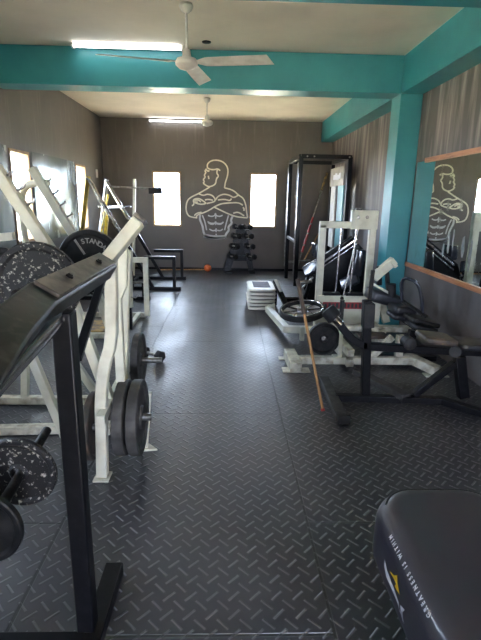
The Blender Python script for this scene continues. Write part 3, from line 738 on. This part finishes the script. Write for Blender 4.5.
for (y0, z0, hh) in ((9.2, 2.0, .05), (9.05, 2.01, .065), (8.9, 1.99, .05), (8.76, 2.01, .055)): lg.cushion((XB_ - .058, y0, z0), (.006, .145, hh * 1.8), r=.002, er=.002)
lg.build('pale_emblem', 'text_white', sg, bevel=0)
MB().mm((XB_ - .05, YA + .12, .7), (XB_ - .03, YA + .55, 1.84)).build('teal_side_panel', 'teal', rk)
MB().mm((XB_ - .05, YA + .75, .7), (XB_ - .03, YC - .2, 1.84)).build('pale_side_panel', 'white', rk)
bo = MB()
for xx in (XA + .1, XA + .22, XB_ - .02): bo.lathe((xx, YA - .035, ZT), (0, -1, 0), [(0, .014), (.012, .013)], 10)
bo.build('bolt', 'steel', rk, bevel=0)

def pole(name, a, b, r, m, label, bands=(), cat='pole', tip=None):
    t = thing(name, V(a), label, cat); a, b = V(a), V(b)
    MB().tube([a, b], r, 12).build('shaft', m, t, bevel=0)
    for (k0, k1, rr, mm_) in bands: MB().tube([a.lerp(b, k0), a.lerp(b, k1)], rr, 12).build('sleeve_band', mm_, t, bevel=0)
    return t
pole('barbell_pole', at(297, 268, Y=9.6), at(327, 173, Y=10.55), .012, 'steel', 'tall thin metal bar with red taped grip leaning in the back right corner',
     [(.0, .06, .02, 'steel'), (.16, .22, .024, 'red'), (.24, .34, .026, 'red'), (.36, .44, .024, 'red'), (.46, .52, .022, 'red'), (.78, .80, .03, 'steel'), (.80, 1, .024, 'edge_wood')])
pole('broom_pole', at(303, 262, Y=9.7), at(323, 226, Y=10.5), .016, 'wood', 'short orange-brown wooden pole leaning right of the red-taped bar')

pf = thing('exercise_platform', (1.2, 7.6, 0), 'low black platform board with grey top, beyond the step stack before the rack', 'platform')
MB().mm((.88, 7.15, .0), (1.6, 8.2, .085)).build('platform_body', 'black', pf, bevel=.006)
MB().mm((.90, 7.18, .085), (1.58, 8.18, .10)).build('platform_mat', 'plate_grey', pf)

# ------------------------------------------------------------------ RIGHT: aerobic steps
s0_ = None
for i in range(6):
    z = .004 + i * .054
    if s0_ is None:
        s0_ = thing('aerobic_step', (.52, 6.99, z), 'x', 'aerobic step', 'stacked aerobic steps')
        MB().cushion((.52, 6.99, z + .032), (.40, .74, .034), r=.06, er=.012).build('step_platform', 'step', s0_, bevel=0)
        MB().cushion((.52, 6.99, z + .009), (.35, .69, .016), r=.05, er=.004).build('step_base', 'plate_grey', s0_, bevel=0)
        st0 = s0_
    else: st0 = copy_thing(s0_, (.52 + random.uniform(-.01, .01), 6.99 + random.uniform(-.01, .01), z), 'x')
    st0['label'] = ['cream aerobic step at the bottom of the stack on the floor', 'cream aerobic step second from the bottom of the stack', 'cream aerobic step third from the bottom of the stack', 'cream aerobic step third from the top of the stack', 'cream aerobic step directly under the topmost one', 'cream aerobic step with purple-grey mat inset, topmost of its stack'][i]
    if i == 5:
        MB().mm((.52 - .12, 6.99 - .2, z + .050), (.52 + .13, 6.99 + .3, z + .054)).build('mat_inset', 'step_top', st0)

# ------------------------------------------------------------------ RIGHT: inclined leg press (black)
lp = thing('leg_press_machine', (1.5, 6.8, 0), 'black inclined machine with shiny black pads behind the cream weight-stack frame', 'exercise machine')
def poly_prism(pts, Y0, Y1):
    a = [at(*p, Y=Y0) for p in pts]; n = len(a); b = [V((p.x, Y1, p.z)) for p in a]
    return MB().add(a + b, [tuple(range(n)), tuple(range(2 * n - 1, n - 1, -1))] + [(k, (k + 1) % n, n + (k + 1) % n, n + k) for k in range(n)])
poly_prism([(303, 286), (314, 262), (352, 236), (366, 252), (366, 300), (312, 312)], 6.55, 6.62).build('side_panel', 'black', lp, bevel=.006)
MB().bar(at(322, 263, Y=6.48), at(357, 238.5, Y=6.48), .035, .03, (0, 1, 0)).build('slide_rail', 'chrome', lp, bevel=.004)
MB().bar(at(321, 268, Y=6.48), at(357, 243.5, Y=6.48), .02, .02, (0, 1, 0)).build('slide_rail', 'chrome', lp, bevel=.004)
def pad(px, Y, d, yaw, pitch, name, m='vinyl_gloss', r=.03, er=.02, roll=0):
    c = at(*px, Y=Y); rot = Matrix.Rotation(yaw, 3, 'Z') @ Matrix.Rotation(pitch, 3, 'Y') @ Matrix.Rotation(roll, 3, 'X')
    return MB().cushion(c, d, rot, r=r, er=er).build(name, m, lp, bevel=0)
def npad(px, Y, d, n, along, name, m='vinyl_gloss'):
    c = at(*px, Y=Y); z = V(n).normalized(); x = V(along); x = (x - z * x.dot(z)).normalized(); y = z.cross(x)
    return MB().cushion(c, d, Matrix((x, y, z)).transposed(), r=.03, er=.02).build(name, m, lp, bevel=0)
NP = (-1.157, -.96, .36)
npad((312, 268), 6.42, (.28, .17, .07), NP, (.8, -.72, .65), 'foot_pad')
npad((349.5, 281), 6.3, (.28, .17, .08), NP, (.8, -.72, .65), 'seat_pad')
pad((317, 250), 6.7, (.12, .26, .2), 0, 0, 'head_pad')
pad((357, 262), 6.35, (.13, .26, .36), 0, R(8), 'back_pad')
MB().bar(at(303, 302, Y=6.45), at(313, 274, Y=6.45), .05).build('pad_stem', 'black', lp)
MB().tube([at(297, 283, Y=6.4), at(312, 281, Y=6.4)], .025).build('cross_handle', 'steel', lp, bevel=0)
MB().bar(at(302, 288, Y=6.4), at(313, 277, Y=6.4), .05, .02).build('metal_plate', 'steel', lp)
MB().bar((1.1, 6.6, .035), (1.95, 6.6, .035), .07, .06).build('base_foot', 'black', lp)
MB().bar(at(350, 290, Y=6.35), V((at(350, 300, Y=6.35).x, 6.4, .02)), .06).build('seat_post', 'black', lp)
tl = thing('tilted_step_board', (.93, 6.6, 0), 'narrow black tilted tube frame with a pale end, right of the step stack', 'exercise machine')
a, b = at(275, 281, Y=7.0), at(288, 309, Y=6.55)
MB().bar(a, b, .07, .05, (1, 0, 0)).build('board', 'black', tl, bevel=.008)
MB().bar(a + V((0, -.03, .03)), a.lerp(b, .45) + V((0, -.03, .03)), .045, .012, (1, 0, 0)).build('pale_inset', 'step', tl)
MB().bar(V((a.x + .02, 7.02, .01)), V((a.x + .02, 7.02, a.z)), .045).build('leg', 'black', tl)

# ------------------------------------------------------------------ RIGHT: cream weight-stack machine
ws = thing('weight_stack_machine', (1.38, 5.0, 0), 'cream weight-stack machine with a rectangular frame and dark red label, right of the aisle', 'exercise machine')
YP = 5.4
xl, xr_, zt = at(320, 240, Y=YP).x, at(371, 240, Y=YP).x, 1.31
xl, xr_ = 1.085, 1.655
MB().bar((xl, YP, .05), (xl, YP, zt), .075, .07, (1, 0, 0)).build('frame_post', 'cream', ws, bevel=.005)
MB().bar((xr_, YP, .05), (xr_, YP, zt), .075, .07, (1, 0, 0)).build('frame_post', 'cream', ws, bevel=.005)
MB().bar((xl - .035, YP, zt), (xr_ + .037, YP, zt), .07, .075).build('top_beam', 'cream', ws, bevel=.005)
hp = MB().mm((1.40, YP - .045, zt - .045), (1.70, YP + .03, zt + .165)).build('header_plate', 'cream', ws, bevel=.006)
h2 = MB()
for xx in (1.47, 1.57): h2.lathe((xx, YP - .046, zt + .09), (0, -1, 0), [(0, .02), (.008, .02), (.012, .012)], 16)
h2.build('bolt', 'steel', hp, bevel=0)
MB().mm((1.45, YP - .02, zt + .165), (1.52, YP + .02, zt + .19)).build('pulley_cap', 'black', hp)
cv = MB().mm((xl - .02, YP - .05, .13), (xr_ + .02, YP - .015, .50)).build('lower_cover', 'cream', ws, bevel=.006)
lbl = MB().mm((1.13, YP - .056, .345), (1.62, YP - .05, .425)).build('red_label', 'label_red', cv, bevel=0)
gl = MB()
for k in range(10): gl.mm((1.15 + k * .045, YP - .058, .36), (1.178 + k * .045, YP - .0565, .405 + .008 * (k % 2)))
gl.build('label_marks', 'text_dark', lbl, bevel=0)
h3 = MB().lathe((1.35, YP - .051, .47), (0, -1, 0), [(0, .022), (.01, .022), (.016, .012)], 16).build('cover_knob', 'bolt', cv, bevel=0)
for xx in (1.28, 1.45): MB().tube([(xx, YP, .5), (xx + .02, YP, zt)], .011).build('guide_rod', 'chrome', ws, bevel=0)
MB().tube([(1.38, YP, .5), (1.50, YP, zt)], .007).build('cable', 'steel', ws, bevel=0)
MB().mm((1.14, YP - .05, .50), (1.33, YP + .05, .53)).build('stack_shelf', 'black', ws); MB().mm((1.40, YP - .05, .50), (1.6, YP + .05, .53)).build('stack_shelf', 'black', ws)
# lower frame, near beam with two feet
YN_ = 4.3
MB().bar((.66, YN_, .075), (1.86, YN_, .075), .07, .07).build('base_beam', 'cream_dirty', ws, bevel=.005)
MB().bar((.64, 4.50, .075), (.66, 4.12, .055), .11, .10).build('base_foot', 'cream_dirty', ws, bevel=.006)
MB().mm((.54, 4.14, 0), (.80, 4.26, .012)).build('foot_plate', 'cream_dirty', ws); MB().mm((.54, 4.50, 0), (.68, 4.58, .012)).build('foot_plate', 'cream_dirty', ws)
MB().bar((1.80, 4.40, .085), (1.98, 4.08, .05), .10, .08).build('base_foot', 'cream_dirty', ws, bevel=.006)
MB().mm((1.86, 4.04, 0), (2.08, 4.14, .012)).build('foot_plate', 'cream_dirty', ws)
MB().bar((1.40, YN_, .09), (1.62, YN_ + .05, .30), .05, .06, (0, 1, 0)).build('brace', 'cream_dirty', ws)
MB().bar((1.70, YN_ + .05, .09), (1.70, YN_ + .05, .32), .07, .06, (1, 0, 0)).build('stub_post', 'cream_dirty', ws)
MB().bar((1.10, YN_ - .01, .10), (1.10, YN_ - .01, .38), .035, .035).build('stub_post', 'cream', ws)
MB().mm((1.04, YN_ - .05, .05), (1.16, YN_ + .06, .115)).build('pivot_block', 'cream', ws)
MB().bar((1.20, 4.25, .16), (1.12, 4.85, .22), .07).build('short_arm', 'cream_dirty', ws)
MB().mm((1.15, 4.2, .04), (1.22, 5.3, .11)).build('spine_beam', 'cream_dirty', ws, bevel=.004)
# upper long beam
MB().bar((.95, 4.85, .26), (1.95, 4.75, .27), .09, .06).build('seat_beam', 'cream_dirty', ws, bevel=.005)
MB().bar((1.35, 4.6, .24), (1.65, 4.6, .24), .16, .03).build('seat_shelf', 'rust', ws)
MB().mm((1.6, 4.7, .05), (1.68, 5.4, .27)).build('rear_strut', 'cream_dirty', ws)
# side arm towards the steps
MB().path([at(268, 309, Y=6.3), at(286, 329, Y=5.3), at(345, 331, Y=5.05)], .08, .08, side=(0, 0, 1)).build('side_arm', 'cream', ws, bevel=.005)
MB().bar(at(271, 305, Y=6.3), V((at(274, 315, Y=6.3).x, 6.3, .0)), .08, .1, (1, 0, 0)).build('side_foot', 'cream', ws)
MB().bar(at(302, 327, Y=5.2), V((at(302, 335, Y=5.2).x, 5.2, .0)), .05).build('arm_foot', 'cream', ws)
# seat module by the column
MB().bar(at(373, 322, Y=5.1), at(376, 298, Y=5.1), .11, .08, (1, 0, 0)).build('seat_post', 'cream', ws)
MB().bar(at(386, 322, Y=5.1), at(381, 300, Y=5.1), .08, .06, (1, 0, 0)).build('seat_post', 'cream', ws)
MB().cushion(at(383, 297, Y=4.9), (.34, .3, .13), Matrix.Rotation(R(14), 3, 'Y'), r=.05, er=.04).build('knee_pad', 'vinyl', ws, bevel=0)
MB().bar(at(373, 284, Y=4.85), at(391, 294, Y=4.85), .16, .025).build('cover_sheet', 'cream', ws)
MB().tube([at(391, 284, Y=4.8), at(391, 300, Y=4.8)], .05, 16).build('roller', 'rubber', ws, bevel=0)
MB().bar(at(373, 278, Y=4.9), at(394, 260, Y=4.9), .10, .085, (0, 1, 0)).build('tilted_arm', 'cream', ws, bevel=.006)
MB().bar(at(391, 259, Y=4.84), at(396, 267, Y=4.84), .04).build('arm_hook', 'cream', ws)
MB().bar(at(379, 285, Y=4.95), at(379, 266, Y=4.95), .05, .05, (1, 0, 0)).build('arm_post', 'black', ws)
MB().bar(at(388, 288, Y=4.95), at(387, 272, Y=4.95), .04, .04, (1, 0, 0)).build('arm_post', 'black', ws)

# plate hung on the near side of the machine
weight_plate(at(323.6, 338.5, Y=4.3), (.05, -1, 0), .158, .05, 'round black plate with notched rim standing at the base of the cream machine', 'plate')
MB().tube([at(323.6, 338.5, Y=4.25), at(323.6, 338.5, Y=4.25) + V((.02, .45, 0))], .018).build('plate_peg', 'steel', ws, bevel=0)
# big rimmed wheel
wh = thing('spoked_wheel', at(302.5, 310.5, Y=5.1), 'large black-rimmed wheel with chrome spokes lying tilted on the cream machine arm', 'wheel')
c = at(302.5, 310.5, Y=5.1); tlt = Matrix.Rotation(R(-7), 3, 'Y') @ Matrix.Rotation(R(10), 3, 'X'); n = tlt @ V((0, 0, 1)); e1 = tlt @ V((1, 0, 0)); e2 = tlt @ V((0, 1, 0))
def ringpts(r, dz, k=48): return [c + e1 * cos(2 * pi * i / k) * r + e2 * sin(2 * pi * i / k) * r + n * dz for i in range(k)]
rim = MB(); seg = 48; prof = [(.26, -.028), (.26, .022), (.25, .03), (.232, .03), (.224, .022), (.224, -.028)]
vs = []; fs = []
for r_, dz in prof: vs += ringpts(r_, dz)
for i in range(6):
    for k in range(seg): j = (i + 1) % 6; fs.append((i * seg + k, i * seg + (k + 1) % seg, j * seg + (k + 1) % seg, j * seg + k))
rim.add(vs, fs).build('tyre', 'rubber', wh, bevel=0)
MB().tube(ringpts(.230, .031), .008, 8, close=True).build('chrome_rim', 'chrome', wh, bevel=0)
MB().lathe(c, n, [(-.02, .05), (-.02, .06), (.025, .06), (.035, .03)], 20).build('hub', 'steel', wh, bevel=0)
for k in range(8):
    a = 2 * pi * k / 8; d = e1 * cos(a) + e2 * sin(a)
    MB().bar(c + d * .05, c + d * .226, .036, .012).build('spoke', 'chrome', wh, bevel=.002)
MB().lathe(c, n, [(-.025, .223), (-.018, .223)], 32).build('web_disc', 'white', wh, bevel=0)

# ------------------------------------------------------------------ RIGHT: black preacher / rowing bench
rb_ = thing('rowing_bench', (1.2, 3.45, 0), 'long black steel bench with a foam roller end, in front of the cream machine', 'exercise machine')
YB2 = 3.48
MB().bar((.87, 3.88, .04), (.85, 3.12, .04), .085, .06).build('foot_tube', 'plate_grey', rb_, bevel=.006)
MB().bar((.86, 3.11, .04), (.86, 3.08, .04), .09, .066).build('foot_end_cap', 'rubber', rb_)
MB().path([(.88, YB2, .045), (1.72, YB2 - .05, .045), (1.95, 3.2, .04), (2.2, 3.16, .04)], .055, .06, side=(0, 0, 1)).build('floor_beam', 'black', rb_, bevel=.005)
pt = at(367, 300, Y=YB2)
MB().bar((1.125, YB2, .05), pt, .065, .06, (1, 0, 0)).build('upright_post', 'black', rb_, bevel=.005)
slv = MB().bar(at(367.5, 327, Y=YB2 - .01), at(368.5, 303, Y=YB2 - .01), .085, .08, (1, 0, 0)).build('sliding_sleeve', 'rubber', rb_, bevel=.006)
MB().bar(at(369, 304, Y=YB2), at(373, 270, Y=YB2), .028, .022, (1, 0, 0)).build('thin_post', 'black', rb_)
beam = smooth([at(338, 322, Y=YB2), at(346, 333, Y=YB2), at(356, 342, Y=YB2), at(368, 346, Y=YB2), at(390, 347.5, Y=YB2)], 2) + [at(500, 353, Y=YB2)]
MB().path(beam, .06, .06).build('main_beam', 'black', rb_, bevel=.005)
r0, r1 = at(327, 309, Y=YB2 + .03), at(338, 322, Y=YB2 - .02)
MB().lathe(r0, r1 - r0, [(0, .045), (.008, .06), (.09, .062), (.1, .05)], 24).build('foam_roller', 'rubber', rb_, bevel=0)
MB().tube([r1 - (r1 - r0) * .35, r1 + (r1 - r0) * .28], .033, 20).build('roller_axle', 'chrome', rb_, bevel=0)
MB().tube([at(340.5, 325, Y=3.6), at(342.5, 300, Y=3.6)], .018, 12).build('grip_pin', 'rubber', rb_, bevel=0)
MB().bar((1.5, YB2 - .03, .08), at(455, 363, Y=YB2), .06, .05, (0, 1, 0)).build('diagonal_brace', 'black', rb_, bevel=.005)
MB().bar((at(463, 398, Y=YB2).x, YB2, .05), at(459, 356, Y=YB2), .08, .07, (1, 0, 0)).build('rear_post', 'black', rb_, bevel=.005)
MB().tube([at(455, 352, Y=YB2 - .06), at(455, 352, Y=YB2 + .1)], .045, 16).build('pivot_boss', 'rubber', rb_, bevel=0)
MB().mm((1.38, 3.36, .045), (1.46, 3.5, .09)).build('step_clamp', 'black', rb_)
MB().bar((1.18, 3.95, .09), (1.42, 3.38, .09), .09, .05).build('foot_rest', 'plate_grey', rb_, bevel=.005)
MB().cushion(at(436, 338, Y=YB2), (.26, .26, .05), Matrix.Rotation(R(6), 3, 'Y'), r=.04, er=.02).build('seat_pad', 'vinyl_old', rb_, bevel=0)
MB().cushion(at(474, 344, Y=YB2), (.30, .26, .05), Matrix.Rotation(R(3), 3, 'Y'), r=.04, er=.02).build('back_pad', 'vinyl', rb_, bevel=0)
MB().lathe(at(409, 343, Y=YB2 - .02), (0, -1, 0), [(-.06, .05), (.03, .05), (.04, .035)], 20).build('hinge', 'rubber', rb_, bevel=0)

# ------------------------------------------------------------------ RIGHT: black seat with looped handle by the wall
sh = thing('seated_abdominal_machine', (1.85, 4.45, 0), 'black padded seat machine with a looped tube handle under the wall mirror', 'exercise machine')
YS = 4.4
lp_ = smooth([at(402, 302, Y=YS + .15), at(401, 284, Y=YS + .15), at(404, 277.5, Y=YS + .12), at(413, 280, Y=YS + .02), at(419, 285, Y=YS), at(422, 300, Y=YS), at(423, 316, Y=YS)], 2)
MB().tube(lp_, .017, 14).build('looped_handle', 'vinyl_gloss', sh, bevel=0)
MB().bar(at(398, 298, Y=YS + .2), at(427, 317, Y=YS - .05), .05, .02).build('handle_plate', 'black_dusty', sh)
MB().cushion(at(402, 309, Y=YS + .25), (.24, .26, .09), Matrix.Rotation(R(8), 3, 'Y'), r=.05, er=.03).build('seat_cushion', 'vinyl', sh, bevel=0)
MB().cushion(at(401, 316, Y=YS + .22), (.25, .26, .06), Matrix.Rotation(R(8), 3, 'Y'), r=.05, er=.025).build('lower_cushion', 'vinyl', sh, bevel=0)
MB().cushion(at(421, 320, Y=YS), (.28, .3, .045), Matrix.Rotation(R(12), 3, 'Y'), r=.03, er=.015).build('arm_cushion', 'black_dusty', sh, bevel=0)
MB().cushion(at(421, 326, Y=YS), (.25, .27, .05), Matrix.Rotation(R(12), 3, 'Y'), r=.03, er=.015).build('arm_cushion', 'vinyl', sh, bevel=0)
MB().bar(at(413, 330, Y=YS + .1), V((1.83, YS + .1, .02)), .07).build('column', 'black', sh)
MB().bar((1.6, YS + .12, .03), (2.15, YS + .12, .03), .07, .05).build('floor_foot', 'black', sh)
MB().bar(at(402, 318, Y=YS + .2), at(420, 330, Y=YS), .05).build('support_arm', 'black', sh)

# ------------------------------------------------------------------ wooden stick leaning
stk = thing('wooden_stick', at(323, 411, Y=3.31), 'orange-brown wooden stick leaning upright before the wheel, foot by the black foot tube', 'stick')
a, b = V((at(323, 411, Z=.0).x, at(323, 411, Z=0).y, .0)), at(297.5, 279, Y=3.66)
bands = a.lerp(b, .70)
MB().tube([a + (b - a) * .01, b], [.011, .012], 12).build('stick_shaft', 'wood', stk, bevel=0)
MB().tube([a.lerp(b, .73) + V((0, 0, 0)), b], .017, 12).build('dark_grip', 'wood_dark', stk, bevel=0)
MB().tube([a, a.lerp(b, .02)], .016, 12).build('rubber_tip', 'red', stk, bevel=0)

# ------------------------------------------------------------------ foreground bench pad
fb = thing('padded_bench', (.78, 1.0, 0), 'big black padded bench with rounded corners, white lettering and yellow mark, right foreground', 'bench')
ZP0, ZP1 = .30, .555; XP0, XP1, YP0, YP1 = .528, 1.02, .2, 1.54
MB().cushion(((XP0 + XP1) / 2, (YP0 + YP1) / 2, (ZP0 + ZP1) / 2), (XP1 - XP0, YP1 - YP0, ZP1 - ZP0), r=.17, er=.075, seg=10).build('bench_pad', 'bench_vinyl', fb, bevel=0)
def rring(ins, z):
    pts = []
    hx, hy = (XP1 - XP0) / 2 - ins, (YP1 - YP0) / 2 - ins; r = .17 - ins; cx, cy = (XP0 + XP1) / 2, (YP0 + YP1) / 2
    for qx, qy, a0 in ((1, 1, 0), (-1, 1, pi / 2), (-1, -1, pi), (1, -1, 3 * pi / 2)):
        for k in range(9):
            a = a0 + pi / 2 * k / 8; pts.append((cx + qx * (hx - r) + r * cos(a), cy + qy * (hy - r) + r * sin(a), z))
    return pts
MB().tube([p for p in rring(.03, .541) if p[1] > YP1 - .12], .004, 8).build('piping', 'vinyl', fb, bevel=0)
MB().mm((.6, .3, .27), (.98, 1.4, .30)).build('pad_board', 'black', fb)
MB().bar((.79, .4, .235), (.79, 1.3, .235), .07).build('spine_tube', 'black', fb)
for yy in (.45, 1.2):
    MB().bar((.79, yy, .03), (.79, yy, .23), .07, .07, (1, 0, 0)).build('leg', 'black', fb); MB().bar((.62, yy, .03), (.96, yy, .03), .06).build('floor_foot', 'black', fb)
# printed side: letters run away from the camera, tops towards the floor
def surf(y_, z_):
    """point on the rounded left side of the pad"""
    e = .075; top = ZP1 - e; bot = ZP0 + e
    if z_ > top: dz = min(z_ - top, e * .99); return V((XP0 + e - math.sqrt(e * e - dz * dz), y_, z_))
    if z_ < bot: dz = min(bot - z_, e * .99); return V((XP0 + e - math.sqrt(e * e - dz * dz), y_, z_))
    return V((XP0, y_, z_))
def wrap(me, name, m, yc, zc, parent):
    for v in me.vertices:
        p = surf(yc + v.co.x, zc - v.co.y); q = surf(yc + v.co.x, zc - v.co.y - .002)
        nrm = V((-1, 0, 0)) if ZP0 + .075 < p.z < ZP1 - .075 else (p - V((XP0 + .075, p.y, ZP1 - .075 if p.z > .45 else ZP0 + .075))).normalized()
        v.co = p + nrm * (v.co.z + .0015) - fb.location
    me.materials.clear(); me.materials.append(M[m]); o = bpy.data.objects.new(name, me); COL.objects.link(o); o.parent = parent; return o
me = text_mesh('GREATNESS IS WITHIN', .017, .0006, 1.9, bold=.0003)
wdt = max(v.co.x for v in me.vertices) - min(v.co.x for v in me.vertices); k = .305 / wdt
for v in me.vertices: v.co.x *= k
wrap(me, 'side_lettering', 'text_white', 1.135, .522, fb)
def flat_shape(pts, name, m):
    me = bpy.data.meshes.new(name); n = len(pts)
    bm = bmesh.new(); vv = [bm.verts.new((p[0], p[1], .0008)) for p in pts]; f = bm.faces.new(vv); bmesh.ops.triangulate(bm, faces=[f])
    bmesh.ops.subdivide_edges(bm, edges=bm.edges, cuts=2); bm.to_mesh(me); bm.free(); return me
# (photo px) logo outlines, measured on the side of the pad
def lg_(pts):
    r_ = []
    for p in pts:
        q = at(*p, X=XP0 + .01); r_.append((q.y, -q.z))
    return r_
def logo(pts, m, name):
    me = flat_shape(lg_(pts), name, m)
    return wrap(me, name, m, 0, 0, fb)
logo([(388.4, 559), (391, 571), (397, 586), (402.5, 602), (403.5, 611), (405.5, 612), (408.5, 624), (404.5, 613), (401.5, 603), (396, 590), (390, 577), (388, 566)], 'text_white', 'swoosh_mark')
logo([(404.5, 605), (409, 610), (406.5, 612), (407.5, 624), (404.5, 612)], 'text_white', 'swoosh_mark')
logo([(393.5, 571), (398, 575.5), (401.3, 575), (401.5, 583), (403.8, 595), (400, 589), (398.5, 586), (400, 584), (397.5, 578.5)], 'text_yellow', 'yellow_mark')
